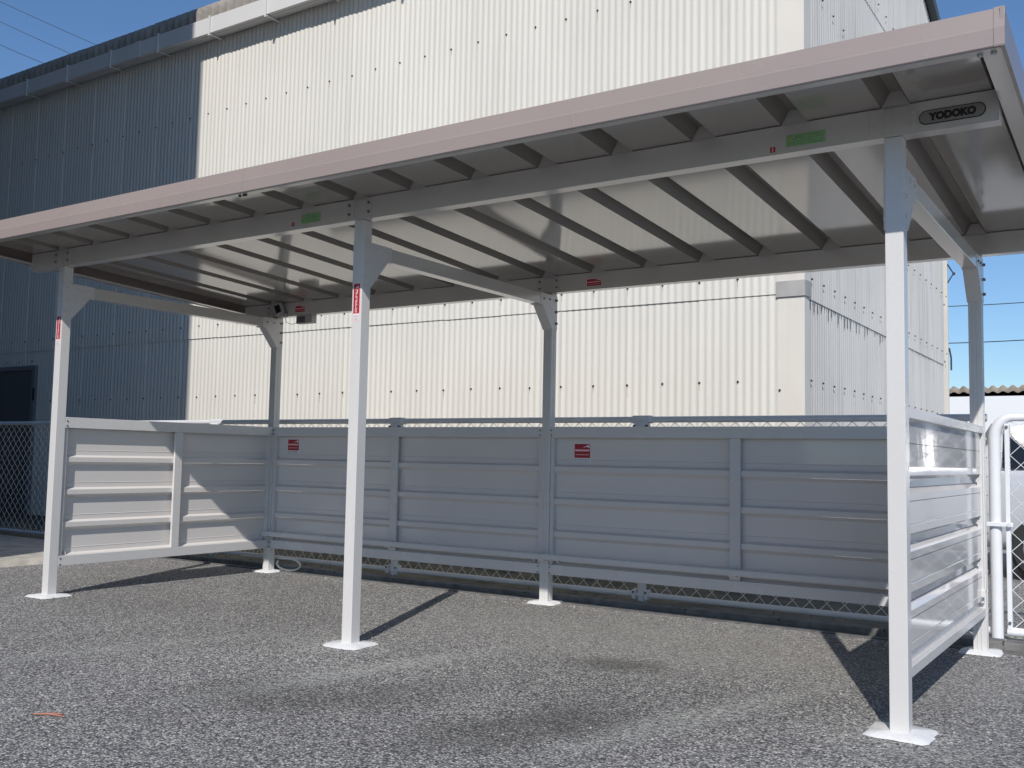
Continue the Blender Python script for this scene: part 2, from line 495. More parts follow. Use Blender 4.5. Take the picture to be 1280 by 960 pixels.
# ================================================================== WAREHOUSE
PW = 0.0635                                   # wave pitch
YW, XW, YE = 3.5, 3.95, 9.5                   # front wall plane, side wall plane, far end
wh = thing('warehouse', 'large white corrugated-sheet warehouse rising behind the fence', 'building', (XW-5, YW+3, 0))
def sheet(nw, z0, z1, m, parent, along='x', start=0.0, off=0.0, topfn=None, name='wall_sheet'):
    mb = MB()
    seg = 8
    N = nw*seg
    ext = 0.25
    pts = []
    for i in range(N+1):
        s = i/seg*PW
        a = 0.0036*math.cos(2*math.pi*i/seg)
        zt = topfn(start+s) if topfn else z1
        for z, back in ((z0, 0), (zt, 0)):
            tl = 0.006*i/N
            if along == 'x': pts.append((start+s, YW-a-off-tl, z))
            else: pts.append((XW+a+off, start+s, z))
    fs = [(2*i, 2*i+2, 2*i+3, 2*i+1) for i in range(N)]
    mb.poly(pts, fs, m, True)
    # sheet thickness at the lower edge
    b = []
    for i in range(N+1):
        x, y, z = pts[2*i]
        b += [(x, y, z), (x, y+0.006, z) if along == 'x' else (x-0.006, y, z)]
    mb.poly(b, [(2*i, 2*i+1, 2*i+3, 2*i+2) for i in range(N)], m)
    for e in ((N,) if along == 'x' else ()):      # lapped edge
        (xa_, ya_, za_), (xb_, yb_, zb_) = pts[2*e], pts[2*e+1]
        q_ = [(xa_, ya_, za_), (xb_, yb_, zb_)]+([(xb_, yb_+0.007, zb_), (xa_, ya_+0.007, za_)] if along == 'x' else [(xb_-0.007, yb_, zb_), (xa_-0.007, ya_, za_)])
        mb.poly(q_, [(0, 1, 2, 3)], m)
    return mb.build(name, parent)
SW = 10*PW
x = 3.762-18*SW
low0 = sheet(10, 0.12, 2.262, 'wall_slate', wh, 'x', x, 0.0)
up0 = sheet(10, 2.250, 5.85, 'wall_slate', wh, 'x', x, 0.010)
for i in range(1, 18):
    j = random.uniform(0, 0.0025)
    part_copy(low0, wh, (SW*i, -j, 0)); part_copy(up0, wh, (SW*i, -random.uniform(0, 0.0025), random.uniform(-.002, .002)))
def gable(y): return 6.0+0.38*(3.0-abs(y-6.5))
for i in range(10):
    y0 = YW+0.03+i*0.597
    nw = 9 if i == 9 else 10
    y0 = YW+0.02+i*SW*0.94
    nw = 9 if i < 9 else 9
    st = 9*PW
    y0 = YW+0.03+i*st
    if y0+st > YE+0.1: break
    a = sheet(9, 0.12, 2.235, 'side_slate', wh, 'y', y0, 0.0)
    a = sheet(9, 2.222, 5.33, 'side_slate', wh, 'y', y0, 0.008)
    a = sheet(9, 5.315, 6, 'side_slate', wh, 'y', y0, 0.014, topfn=gable)
# hidden back and left walls of the warehouse and a plinth
m = MB().box(-11, XW-0.03, YW+0.03, YW+0.05, -0.02, 0.16, 'plinth')
m.box(XW-0.05, XW-0.03, YW+0.03, YE, -0.02, 0.16, 'plinth')
m.build('plinth', wh)
m = MB().box(-11, XW-0.06, YE, YE+0.03, 0, 5.8, 'side_slate').box(-11.03, -11, YW, YE, 0, 5.8, 'side_slate')
m.box(-11, 3.762-18*SW, YW, YW+0.03, 0.1, 5.85, 'wall_slate')
m.build('rear_wall', wh)
# dirt lines under the side seams
m = MB()
for i in range(60):
    y = YW+0.05+i*0.098
    if random.random() < 0.55 or i < 12:
        ln = random.uniform(0.01, 0.11 if i < 26 else 0.03); w_ = random.uniform(0.003, 0.007)
        m.box(XW+0.009, XW+0.0105, y-w_, y+w_, 2.222-ln, 2.222, 'seam_dirt')
tag(m.build('dirt_streak', wh), kind='stuff')
# corner flashings
m = MB()
c = 0.205
m.prism([(XW-0.19, YW-0.014), (XW+0.015, YW-0.014), (XW+0.018, YW+0.10), (XW+0.012, YW+0.10), (XW+0.008, YW-0.006), (XW-0.19, YW-0.006)], 'z', 0.12, 2.235, 'corner_slate')
m.build('corner_flashing', wh)
MB().prism([(XW-0.20, YW-0.028), (XW+0.022, YW-0.028), (XW+0.032, YW+0.10), (XW+0.02, YW+0.10), (XW+0.01, YW-0.016), (XW-0.20, YW-0.016)], 'z', 2.225, 2.345, 'cap_grey').build('flashing_cap', wh)
MB().prism([(XW-0.19, YW-0.022), (XW+0.018, YW-0.022), (XW+0.024, YW+0.10), (XW+0.016, YW+0.10), (XW+0.008, YW-0.012), (XW-0.19, YW-0.012)], 'z', 2.345, 5.84, 'corner_slate').build('corner_flashing', wh)
MB().box(XW-0.05, XW+0.02, YE-0.03, YE+0.02, 0.1, 5.84, 'corner_slate', 0.004).build('corner_flashing', wh)
# screws with washers
m = MB()
def screw(x, y, z, side):
    r = 0.0092
    k = 8
    j = random.uniform(-.004, .004)
    if side == 'f':
        m.tube([(x, y, z+j), (x, y-0.006, z+j)], r, 'screw_dark', 8)
        m.tube([(x, y-0.005, z+j), (x, y-0.014, z+j)], r*.5, 'screw_dark', 6)
    else:
        m.tube([(x, y, z+j), (x+0.006, y, z+j)], r, 'screw_dark', 8)
        m.tube([(x+0.005, y, z+j), (x+0.012, y, z+j)], r*.5, 'screw_dark', 6)
for z, off in ((1.59, .004), (2.392, 0.0135), (3.62, 0.0135), (4.86, 0.0135)):
    for i in range(36):
        xx = 3.429-5*PW*i
        xx = 3.762-18*SW+round((xx-(3.762-18*SW))/PW)*PW
        if z == 1.59 and -7.2 < xx < -6.0: continue
        screw(xx, YW-0.003-off, z, 'f')
for xx in (-6.20, -6.5, -6.8): screw(xx-0.03, YW-0.0085, 2.12, 'f')
for z, off in ((1.60, .004), (2.375, 0.012), (3.10, 0.012), (4.705, 0.012), (5.45, .018)):
    for i in range(19):
        screw(XW+0.005+off, YW+0.03+PW*(2+5*i), z, 's')
screw(XW-0.175, YW-0.014, 1.52, 'f')
tag(m.build('wall_screws', wh), kind='stuff')
mat('rust', (0.45, 0.37, 0.28), rough=0.9, var=0.4, scale=30)
m = MB()
for z, off in ((1.59, .004), (2.392, 0.0135), (4.86, 0.0135)):
    for i in range(36):
        if random.random() < 0.45: continue
        xx = 3.762-18*SW+round((3.429-5*PW*i-(3.762-18*SW))/PW)*PW
        ln = random.uniform(0.02, 0.11)
        yq = YW-0.0033-off-0.0022
        m.poly([(xx-0.0022, yq, z-0.008), (xx+0.0022, yq, z-0.008), (xx+0.0008, yq, z-ln), (xx-0.0008, yq, z-ln), (xx-0.0022, yq+.003, z-0.008), (xx+0.0022, yq+.003, z-0.008), (xx+0.0008, yq+.003, z-ln), (xx-0.0008, yq+.003, z-ln)], [(0,3,2,1),(0,4,7,3),(1,2,6,5)], 'rust')
tag(m.build('rust_streak', wh), kind='stuff')
# door on the left
dr = MB().box(-7.0, -6.16, YW-0.03, YW-0.012, 0.12, 2.00, 'door_blue', 0.003).build('door', wh)
f = MB().box(-7.08, -7.0, YW-0.045, YW+0.0, 0.12, 2.06, 'door_frame', 0.002)
f.box(-6.16, -6.09, YW-0.045, YW+0.0, 0.12, 2.06, 'door_frame', 0.002).box(-7.0, -6.16, YW-0.045, YW+0.0, 2.0, 2.06, 'door_frame', 0.002)
f.build('frame', dr)
MB().box(-6.105, -6.085, YW-0.06, YW-0.04, 1.60, 1.76, 'black_plastic', 0.002).build('hinge', dr)
# gutter with its brackets
G0, G1 = -11.0, 4.06
def gutter_piece(x0, x1):
    pr = [(3.285, 5.885), (3.285, 5.700), (3.47, 5.725), (3.47, 5.735), (3.295, 5.712), (3.295, 5.885)]
    return MB().prism(pr, 'x', x0, x1, 'gutter_white')
gut = gutter_piece(G0, -4.02).build('gutter', wh)
g2 = gutter_piece(-3.99, G1).build('gutter', wh)
MB().prism([(3.279, 5.890), (3.279, 5.693), (3.47, 5.718), (3.47, 5.722), (3.284, 5.70), (3.284, 5.89)], 'x', -4.05, -3.96, 'gutter_white').build('gutter_joint', gut)
def bracket(x):
    b = MB().box(x-0.011, x+0.011, 3.268, 3.280, 5.665, 5.895, 'gutter_white', 0.001)
    b.box(x-0.011, x+0.011, 3.27, 3.48, 5.680, 5.690, 'gutter_white')
    b.box(x-0.006, x+0.006, 3.27, 3.60, 5.893, 5.900, 'gutter_white')
    return b
MB().box(G0, G1-0.06, 3.345, 3.362, 5.70, 5.875, 'gutter_white').build('eave_board', wh)
MB().box(G0, XW+0.02, 3.362, YW+0.02, 5.76, 5.775, 'gutter_white').build('soffit_board', wh)
b0 = bracket(-10.0).build('gutter_bracket', wh)
for i in range(1, 16): part_copy(b0, wh, (0.915*i-0.02, 0, 0))
# roof: steep big-wave sheets seen above the gutter, then the slope to the ridge
RP = 0.13
def roof_sheet(x0, nw, m='roof_slate'):
    mb = MB(); seg = 8
    prof = [(3.36, 5.85), (3.35, 5.98), (3.375, 6.045), (3.44, 6.09), (3.60, 6.15), (6.5, 7.26), (9.6, 6.08)]
    pts = []
    for i in range(nw*seg+1):
        a = 0.095*abs(math.cos(math.pi*i/seg))-0.045
        for j, (y, z) in enumerate(prof):
            if j < 3: pts.append((x0+i/seg*RP, y-a, z+a*0.5))
            else: pts.append((x0+i/seg*RP, y-a*0.2, z+a))
    q = len(prof)
    fs = [(i*q+j, (i+1)*q+j, (i+1)*q+j+1, i*q+j+1) for i in range(nw*seg) for j in range(q-1)]
    mb.poly(pts, fs, m, False)
    return mb
r = roof_sheet(-10.77, 6).build('roof_sheet', wh)
for i in range(1, 19):
    c = part_copy(r, wh, (0.78*i, 0, random.uniform(-.004, .004)))
# barge board on the right gable
m = MB()
for (ya, za), (yb, zb) in (((3.3, 5.95), (6.5, 7.20)), ((6.5, 7.20), (9.7, 5.95))):
    p = [(XW+0.02, ya, za), (XW+0.10, ya, za), (XW+0.10, ya, za+0.13), (XW+0.02, ya, za+0.13),
         (XW+0.02, yb, zb), (XW+0.10, yb, zb), (XW+0.10, yb, zb+0.13), (XW+0.02, yb, zb+0.13)]
    m.poly(p, [(0,3,2,1),(4,5,6,7),(0,1,5,4),(1,2,6,5),(2,3,7,6),(3,0,4,7)], 'barge_dark')
m.build('barge_board', wh)
# little service bracket at the far corner
m = MB()
m.tube([(XW+0.02, 9.5, 3.53), (XW+0.085, 9.54, 3.41), (XW+0.02, 9.5, 3.29)], 0.009, 'wire_black', 6)
m.tube([(XW+0.075, 9.54, 3.41), (XW+0.10, 9.55, 3.41)], 0.018, 'wire_black', 8)
m.build('service_bracket', wh)
MB().tube([(XW+0.025, 9.52, 2.46), (XW+0.045, 9.53, 2.34), (XW+0.045, 9.53, 2.18)], 0.011, 'wire_black', 6).build('cable', wh)

# ================================================================== NEIGHBOUR BUILDING (casts the shade on the left of the wall)
nb = thing('neighbour_building', 'tall grey office block standing left of the asphalt lot', 'building', (-7, -8, 0))
xc, yc = -0.43+0.035, -3.0
MB().box(-60, xc, -14, yc, -0.02, 27.0, 'neighbour_wall').build('wall', nb)
MB().box(-60.1, xc+0.02, -14.1, yc+0.02, 27.0, 27.4, 'neighbour_wall').build('parapet', nb)
w0 = MB().box(xc, xc+0.03, -4.9, -3.7, 1.2, 2.5, 'neighbour_wall', 0.004).build('window', nb)
p0 = MB().box(xc+0.03, xc+0.036, -4.84, -3.76, 1.26, 2.44, 'neighbour_glass').build('pane', w0)
for fl in range(8):
    for i in range(5):
        if fl == 0 and i == 0: continue
        c = part_copy(w0, nb, (0, -2.1*i, 3.1*fl)); part_copy(p0, c, (0, 0, 0))

# ================================================================== CHAIN-LINK FENCE AND GATE
YFN = 2.2
def chain(x0, x1, z0, z1, y, wx, r, m='mesh_wire'):
    mb = MB()
    n = int(round((x1-x0)/(wx/2)))
    hz = wx/2
    nodes = int((z1-z0)/hz)+1
    V, F = [], []
    for i in range(n):
        base = len(V)
        for j in range(nodes+1):
            z = min(z0+j*hz, z1)
            x = x0+i*wx/2+((j+i) % 2)*wx/2
            yy = y+(0.003 if (j % 2) else -0.003)
            for dx, dy in ((r, 0), (0, r), (-r, 0), (0, -r)): V.append((x+dx*1.3, yy+dy, z))
            if j:
                a = base+(j-1)*4
                for k in range(4): F.append((a+k, a+(k+1) % 4, a+4+(k+1) % 4, a+4+k))
    mb.poly(V, F, m, True)
    return mb
fn = thing('chain_link_fence', 'white chain-link fence with pipe rails running between the shelter and the warehouse', 'fence', (0, YFN, 0.0))
tag(chain(-9.0, 5.36, 0.085, 1.225, YFN+0.035, 0.104, 0.0024).build('wire_mesh', fn), kind='stuff')
MB().tube([(-9.1, YFN, 1.243), (5.36, YFN, 1.243)], 0.0205, 'vinyl_white', 12).build('top_rail', fn)
MB().tube([(-9.1, YFN, 0.083), (5.36, YFN, 0.083)], 0.019, 'vinyl_white', 12).build('bottom_rail', fn)
def fpost(x):
    p = MB().tube([(x, YFN+0.01, -0.02), (x, YFN+0.01, 1.235)], 0.030, 'vinyl_white', 14).build('post', fn)
    c = MB().box(x-0.072, x+0.072, YFN-0.030, YFN+0.03, 1.218, 1.270, 'vinyl_white', 0.012)
    c.box(x-0.05, x+0.05, YFN-0.034, YFN+0.02, 1.175, 1.235, 'vinyl_white', 0.01)
    c.tube([(x-0.045, YFN-0.048, 1.20), (x-0.045, YFN-0.02, 1.20)], 0.007, 'screw_dark', 6)
    c.tube([(x+0.045, YFN-0.048, 1.20), (x+0.045, YFN-0.02, 1.20)], 0.007, 'screw_dark', 6)
    c.build('clamp', p)
    c = MB().box(x-0.06, x-0.030, YFN-0.03, YFN+0.03, 0.055, 0.115, 'vinyl_white', 0.004)
    c.box(x+0.030, x+0.06, YFN-0.03, YFN+0.03, 0.055, 0.115, 'vinyl_white', 0.004)
    c.tube([(x-0.045, YFN-0.042, 0.10), (x-0.045, YFN-0.02, 0.10)], 0.006, 'screw_dark', 6)
    c.tube([(x+0.045, YFN-0.042, 0.10), (x+0.045, YFN-0.02, 0.10)], 0.006, 'screw_dark', 6)
    c.build('rail_socket', p)
for i in range(6): fpost(3.262-2.135*i)

gt = thing('chain_link_gate', 'white mesh gate with rounded pipe frame at the right end of the fence', 'gate', (5.42, YFN, 0.0))
gx = 5.395
arc = [(gx, YFN, 0.03), (gx, YFN, 1.13)]
for a in range(1, 7):
    t = a/6*math.pi/2
    arc.append((gx+0.09-0.09*math.cos(t), YFN, 1.13+0.113*math.sin(t)))
arc += [(gx+0.6, YFN, 1.243), (gx+3.0, YFN, 1.243)]
MB().tube(arc, [0.031]*2+[0.0305, 0.03, 0.028, 0.026, 0.024, 0.022]+[0.021, 0.021], 'gate_white', 14).build('pipe_frame', gt)
MB().tube([(gx+0.05, YFN, 0.085), (gx+3.0, YFN, 0.085)], 0.024, 'gate_white', 12).build('bottom_rail', gt)
MB().box(gx+0.052, gx+0.075, YFN-0.022, YFN+0.022, 0.09, 1.205, 'gate_white', 0.003).build('stile', gt)
m = MB().box(gx-0.04, gx+0.09, YFN-0.046, YFN-0.034, 0.648, 0.672, 'gate_white', 0.003)
m.tube([(gx+0.07, YFN-0.05, 0.66), (gx+0.07, YFN-0.03, 0.66)], 0.012, 'vinyl_white', 8)
m.build('clamp_band', gt)
m = MB()
for z in (0.135, 1.19): m.tube([(gx+0.064, YFN-0.03, z), (gx+0.064, YFN-0.02, z)], 0.008, 'bolt_metal', 8)
m.build('bolt', gt)
MB().tube([(gx+2.95, YFN, 0.0), (gx+2.95, YFN, 1.26)], 0.03, 'gate_white', 12).build('end_post', gt)
tag(chain(gx+0.076, gx+2.92, 0.10, 1.225, YFN, 0.104, 0.0022, 'gate_white').build('wire_mesh', gt), kind='stuff')

# ================================================================== BICYCLE SHELTER
sh = thing('cycle_shelter', 'long white steel lean-to cycle shelter with a pinkish beige roof edge', 'shelter', (L, D/2, 0))

def swoosh(mb, P, w_, hgt, m):
    pass
def flat(mb, P, u0, u1, v0, v1, m, t):
    """rectangle on a sticker; P maps (u, v, t) to the world"""
    pts = [P(u0, v0, t), P(u1, v0, t), P(u1, v1, t), P(u0, v1, t), P(u0, v0, 0), P(u1, v0, 0), P(u1, v1, 0), P(u0, v1, 0)]
    mb.poly(pts, [(0,1,2,3),(0,4,5,1),(1,5,6,2),(2,6,7,3),(3,7,4,0)], m)
def glyph(mb, P, cu, cv, s, m, t, rnd):
    w_ = s*0.13
    k = rnd.randint(2, 3)
    for i in range(k):
        v = cv-s*0.40+s*0.8*i/(k-1)
        flat(mb, P, cu-s*0.42, cu+s*0.42*rnd.uniform(.6, 1), v-w_/2, v+w_/2, m, t)
    for i in range(rnd.randint(1, 2)):
        u = cu+s*rnd.uniform(-.38, .38)
        flat(mb, P, u-w_/2, u+w_/2, cv-s*0.48, cv+s*0.45, m, t*1.15)
def sticker_vertical(x, y, z0, z1, parent, label):
    rnd = random.Random(3)
    P = lambda u, v, t: (x+u, y-t, z0+v)
    hh = z1-z0; w_ = 0.0235
    mb = MB()
    flat(mb, P, -w_, w_, 0, hh, 'sticker_pink', 0.0006)
    flat(mb, P, -w_+.003, w_-.003, 0.040, hh-.003, 'sticker_red', 0.0010)
    flat(mb, P, -w_+.003, w_-.003, 0.004, 0.036, 'sticker_white', 0.0010)
    for k in range(6): glyph(mb, P, 0.0, 0.054+k*0.0205, 0.0185, 'sticker_white', 0.0014, rnd)
    for k in range(2):
        for q in range(4): glyph(mb, P, -0.014+q*0.0093, 0.011+k*0.013, 0.008, 'sticker_grey', 0.0014, rnd)
    pts = [P(-.012, hh-.026, .0014), P(.012, hh-.012, .0014), P(.004, hh-.024, .0014), P(.013, hh-.030, .0014)]
    mb.poly(pts, [(0, 1, 2), (2, 1, 3)], 'sticker_white')
    o = mb.build('sticker', parent); tag(o, label)
def sticker_square(x, y, z, w_, hh, parent, label, lower=True):
    rnd = random.Random(5)
    P = lambda u, v, t: (x+u, y-t, z+v)
    mb = MB()
    flat(mb, P, 0, w_, 0, hh, 'sticker_white', 0.0006)
    a = hh*0.24 if lower else 0.003
    flat(mb, P, .003, w_-.003, a, hh-.004, 'sticker_red', 0.0010)
    flat(mb, P, w_*.06, w_*.94, a+(hh-a)*.45, a+(hh-a)*.58, 'sticker_pink', 0.0014)
    for q in range(9): flat(mb, P, w_*(.12+q*.09), w_*(.17+q*.09), a+(hh-a)*.18, a+(hh-a)*.26, 'sticker_pink', 0.0014)
    pts = [P(w_*.52, a+(hh-a)*.70, .0014), P(w_*.92, a+(hh-a)*.92, .0014), P(w_*.80, a+(hh-a)*.76, .0014), P(w_*.95, a+(hh-a)*.64, .0014)]
    mb.poly(pts, [(0, 1, 2), (2, 1, 3)], 'sticker_white')
    if lower:
        for k in range(2):
            for q in range(9): glyph(mb, P, w_*(.09+q*.102), hh*(.055+k*.10), w_*.08, 'sticker_grey', 0.0012, rnd)
    o = mb.build('sticker', parent); tag(o, label)
def sticker_green(x, y, z, w_, hh, parent):
    rnd = random.Random(9)
    P = lambda u, v, t: (x+u, y-t, z+v)
    mb = MB()
    flat(mb, P, 0, w_, 0, hh, 'sticker_green', 0.0006)
    pts = [P(.010, hh-.020, .0012), P(.026, hh-.020, .0012), P(.018, hh-.006, .0012)]
    mb.poly(pts, [(0, 1, 2)], 'sticker_yellow')
    glyph(mb, P, .042, hh-.013, .012, 'sticker_darkgreen', .0012, rnd); glyph(mb, P, .056, hh-.013, .012, 'sticker_darkgreen', .0012, rnd)
    for k in range(4):
        n_ = int((w_-.012)/.0062)
        for q in range(n_):
            if k == 3 and q < 11: continue
            if rnd.random() < .86: glyph(mb, P, .009+q*.0062, .008+k*.0105, .0052, 'sticker_darkgreen', .0012, rnd)
    o = mb.build('sticker', parent); tag(o, 'green caution sticker with small dark print')

def bolts(parent, pts, axis, r=0.008, t=0.006, name='bolt'):
    for (x, y, z) in pts:
        d = {'y-': (0, -t, 0), 'x+': (t, 0, 0), 'y+': (0, t, 0), 'x-': (-t, 0, 0)}[axis]
        MB().tube([(x, y, z), (x+d[0], y+d[1], z+d[2])], r, 'bolt_metal', 8).build(name, parent)

XS = [0, L, 2*L]
posts = {}
for r_, (y0, top) in enumerate(((0.0, H), (D, HB))):
    for i, x in enumerate(XS):
        p = MB().box(x-h, x+h, y0, y0+W, -0.02, top-0.0015, 'white_paint', 0.0028)
        if r_ == 1:   # shallow ridges of the back posts
            p.box(x-0.012, x-0.007, y0-0.003, y0+0.002, 0.02, top-0.01, 'white_paint')
            p.box(x+0.007, x+0.012, y0-0.003, y0+0.002, 0.02, top-0.01, 'white_paint')
            p.box(x+h-0.001, x+h+0.002, y0+0.028, y0+0.031, 0.02, top-0.01, 'white_paint')
        p = p.build('post', sh)
        posts[(r_, i)] = p
        # mortar footing: uneven outline
        rnd = random.Random(20+i+10*r_)
        n_ = 28
        ring, top_ = [], []
        hw = 0.112 if r_ == 0 else 0.104
        for k in range(n_):
            a = 2*math.pi*k/n_
            q = max(abs(math.cos(a)), abs(math.sin(a)))
            rad = hw/q*(1+rnd.uniform(-.05, .05))
            rad = min(rad, hw*1.32)
            ring.append((x+rad*math.cos(a), y0+h+rad*math.sin(a), 0.001))
            top_.append((x+rad*.90*math.cos(a), y0+h+rad*.90*math.sin(a), 0.011+rnd.uniform(-.003, .002)))
        mb = MB()
        mb.poly(ring+top_+[(x, y0+h, 0.018)], [(k, (k+1) % n_, n_+(k+1) % n_, n_+k) for k in range(n_)]+[(n_+k, n_+(k+1) % n_, 2*n_) for k in range(n_)], 'mortar', True)
        mb.build('footing', p)
sticker_vertical(L-0.001, 0.0, 1.665, 1.863, posts[(0, 1)], 'red vertical sticker with white characters')
sticker_vertical(-0.001, 0.0, 1.665, 1.860, posts[(0, 0)], 'red vertical sticker with white characters')

# main beams
def beam(y0, z0):
    x0, x1 = L-3.03, L+3.03
    b = MB()
    b.prism([(y0, z0), (y0+W, z0), (y0+W, z0+0.012), (y0+0.004, z0+0.012), (y0+0.004, z0+BH-0.012), (y0+W, z0+BH-0.012), (y0+W, z0+BH), (y0, z0+BH)], 'x', x0, x1, 'beam_paint')
    b.box(x0-0.004, x0, y0-0.002, y0+W+.002, z0-0.001, z0+BH-.001, 'beam_paint', 0.001)
    b.box(x1, x1+0.004, y0-0.002, y0+W+.002, z0-0.001, z0+BH-.001, 'beam_paint', 0.001)
    return b.build('beam', sh)
bf = beam(0.0, H)
bb = beam(D, HB)
for bm_, y0, z0 in ((bf, 0.0, H), (bb, D, HB)):
    for x in XS:
        pl = MB().box(x-0.085, x+0.085, y0-0.0045, y0-0.0005, z0+0.004, z0+BH-0.006, 'beam_paint', 0.001)
        if bm_ is bf:
            pl.box(x-0.033, x-0.028, y0-0.009, y0-0.004, z0+0.004, z0+BH-0.006, 'beam_paint')
            pl.box(x-0.008, x-0.003, y0-0.007, y0-0.004, z0+0.004, z0+BH-0.006, 'beam_paint')
        for dx in (-0.068, 0.068):
            for dz in (0.035, 0.083):
                pl.tube([(x+dx, y0-0.004, z0+dz), (x+dx, y0-0.011, z0+dz)], 0.0075, 'bolt_metal' if x < 5 else 'beam_paint', 8)
        pl.build('bracket_plate', bm_)
# badge
lx, lz = 5.552, 2.2505
bd = MB()
hw, hh = 0.113, 0.0265
ring = []
for k in range(13):
    a = -math.pi/2+math.pi*k/12
    ring.append((hw-hh+hh*math.cos(a), hh*math.sin(a)))
for k in range(13):
    a = math.pi/2+math.pi*k/12
    ring.append((-hw+hh+hh*math.cos(a), hh*math.sin(a)))
o_ = [(lx+u, lz+v) for u, v in ring]
i_ = [(lx+u*(1-0.028), lz+v*0.885) for u, v in ring]
bd.prism(o_, 'y', -0.0005, -0.0035, 'badge_black')
bd.prism(i_, 'y', -0.0030, -0.0042, 'badge_plate')
tv, tf = text_faces('YODOKO', 0.046, 0.0034)
mx_ = max(abs(v[0]) for v in tv); sx_ = 0.083/mx_
bd.poly([(lx+0.003+v[0]*sx_, -0.0050, lz+v[1]*0.80-0.001) for v in tv], tf, 'badge_black')
tag(bd.build('badge', bf), 'oval maker badge with black letters')
sticker_green(4.939, 0.0, 2.222, 0.158, 0.050, bf)
sticker_green(2.245, 0.0, 2.226, 0.148, 0.054, bf)
for x, z in ((4.886, 2.222), (2.184, 2.232)):
    mb = MB(); P = lambda u, v, t: (x+u, -t, z+v)
    flat(mb, P, -.011, .011, -.011, .011, 'sticker_red', .0008)
    flat(mb, P, -.002, .002, -.009, .009, 'sticker_pink', .0012)
    tag(mb.build('sticker', bf), 'tiny red inspection sticker')
sticker_square(2.972, D, 2.122, 0.115, 0.055, bb, 'small red wide sticker', False)
sticker_square(0.235, D, 2.126, 0.115, 0.060, bb, 'small red wide sticker', False)

# cross beams with gusset brackets
for i, x in enumerate(XS):
    cb = MB().box(x-0.036, x+0.036, 0.068, D-0.002, 2.008, 2.082, 'beam_paint', 0.003).build('cross_beam', sh)
    for side in (0, 1):
        def yy(v): return v if side == 0 else D+W-v
        pr = [(yy(0.004), 2.086), (yy(0.225), 2.086), (yy(0.225), 2.002), (yy(0.195), 2.002), (yy(0.066), 1.850), (yy(0.004), 1.850)]
        gs = MB().prism(pr, 'x', x-h-0.0045, x+h+0.0045, 'white_paint' if side == 0 else 'white_paint')
        for v, z in ((0.03, 2.055), (0.105, 2.052), (0.18, 2.048), (0.028, 1.975), (0.026, 1.895)):
            gs.tube([(x+h+0.004, yy(v), z), (x+h+0.010, yy(v), z)], 0.0075, 'bolt_metal' if side else 'white_paint', 8)
            gs.tube([(x-h-0.004, yy(v), z), (x-h-0.010, yy(v), z)], 0.0065, 'bolt_metal' if side else 'white_paint', 8)
        if side == 1:
            for z in (2.055, 1.975, 1.895):
                gs.tube([(x+h+0.002, yy(0.02), z), (x+h+0.016, yy(0.02), z)], 0.008, 'bolt_metal', 8)
        gs.build('gusset', cb)

# roof panels: folded sheet, ribs standing up
GP = 0.3832
y0r, y1r = YF+0.022, YB-0.006
def roof_panel(xa, xb, groove=None):
    T = 0.0016
    if groove is None: prof = [(xa, 0), (xb, 0)]
    elif groove == 'L': prof = [(xa, 0.058), (xa+0.006, 0.058), (xa+0.039, 0), (xb, 0)]
    elif groove == 'R': prof = [(xa, 0), (xb-0.039, 0), (xb-0.006, 0.058), (xb, 0.058)]
    else:
        g_ = groove
        prof = [(xa, 0), (g_-0.0535, 0), (g_-0.0205, 0.058), (g_+0.0205, 0.058), (g_+0.0535, 0), (xb, 0)]
    n_ = len(prof)
    def row(y, t): return [(px, y, roofz(y)+pz+t) for px, pz in prof]
    ny = 6
    rows = []
    for k in range(ny+1):
        rows.append(row(y0r+(y1r-y0r)*k/ny, 0))
    pts = [p for r in rows for p in r]
    fs = [(k*n_+i, k*n_+i+1, (k+1)*n_+i+1, (k+1)*n_+i) for k in range(ny) for i in range(n_-1)]
    nf = [f for i, f in enumerate(fs) if abs(pts[f[0]][2]-pts[f[1]][2]) < 1e-5 and abs(pts[f[0]][2]-roofz(pts[f[0]][1])) < 1e-5]
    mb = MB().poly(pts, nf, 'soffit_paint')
    mb.poly(pts, [f for f in fs if f not in nf], 'groove_shade')
    pts2 = [(a, b, c+T) for a, b, c in pts]
    mb.poly(pts2, fs, 'fascia_paint')
    return mb
def build_open(mb, name, parent):
    org = world_origin(parent)
    me = bpy.data.meshes.new(name)
    me.from_pydata([tuple(Vector(p)-org) for p in mb.v], [], mb.f)
    for k in mb.mats: me.materials.append(MAT[k])
    me.polygons.foreach_set('material_index', mb.m)
    me.update()
    o = bpy.data.objects.new(name, me); C.objects.link(o); o.parent = parent
    return o
xg = L-7*GP
rp = build_open(roof_panel(xg-GP/2, xg+GP/2, xg), 'roof_panel', sh)
for i in range(1, 15): part_copy(rp, sh, (GP*i, 0, 0))
build_open(roof_panel(XL+0.06, xg-GP/2, 'L'), 'roof_panel', sh)
build_open(roof_panel(L+7*GP+GP/2, XR-0.06, 'R'), 'roof_panel', sh)
# closure plates between the beam tops and the ribs
for bm_, y0, z0 in ((bf, 0.004, H+BH), (bb, D+0.004, HB+BH)):
    zt = roofz(y0)+0.0565-0.001
    cp = MB().prism([(xg-0.053, z0+0.0005), (xg+0.053, z0+0.0005), (xg+0.0205, zt), (xg-0.0205, zt)], 'y', y0, y0+0.003, 'beam_paint').build('closure_plate', bm_)
    for i in range(1, 15): part_copy(cp, bm_, (GP*i, 0, 0))
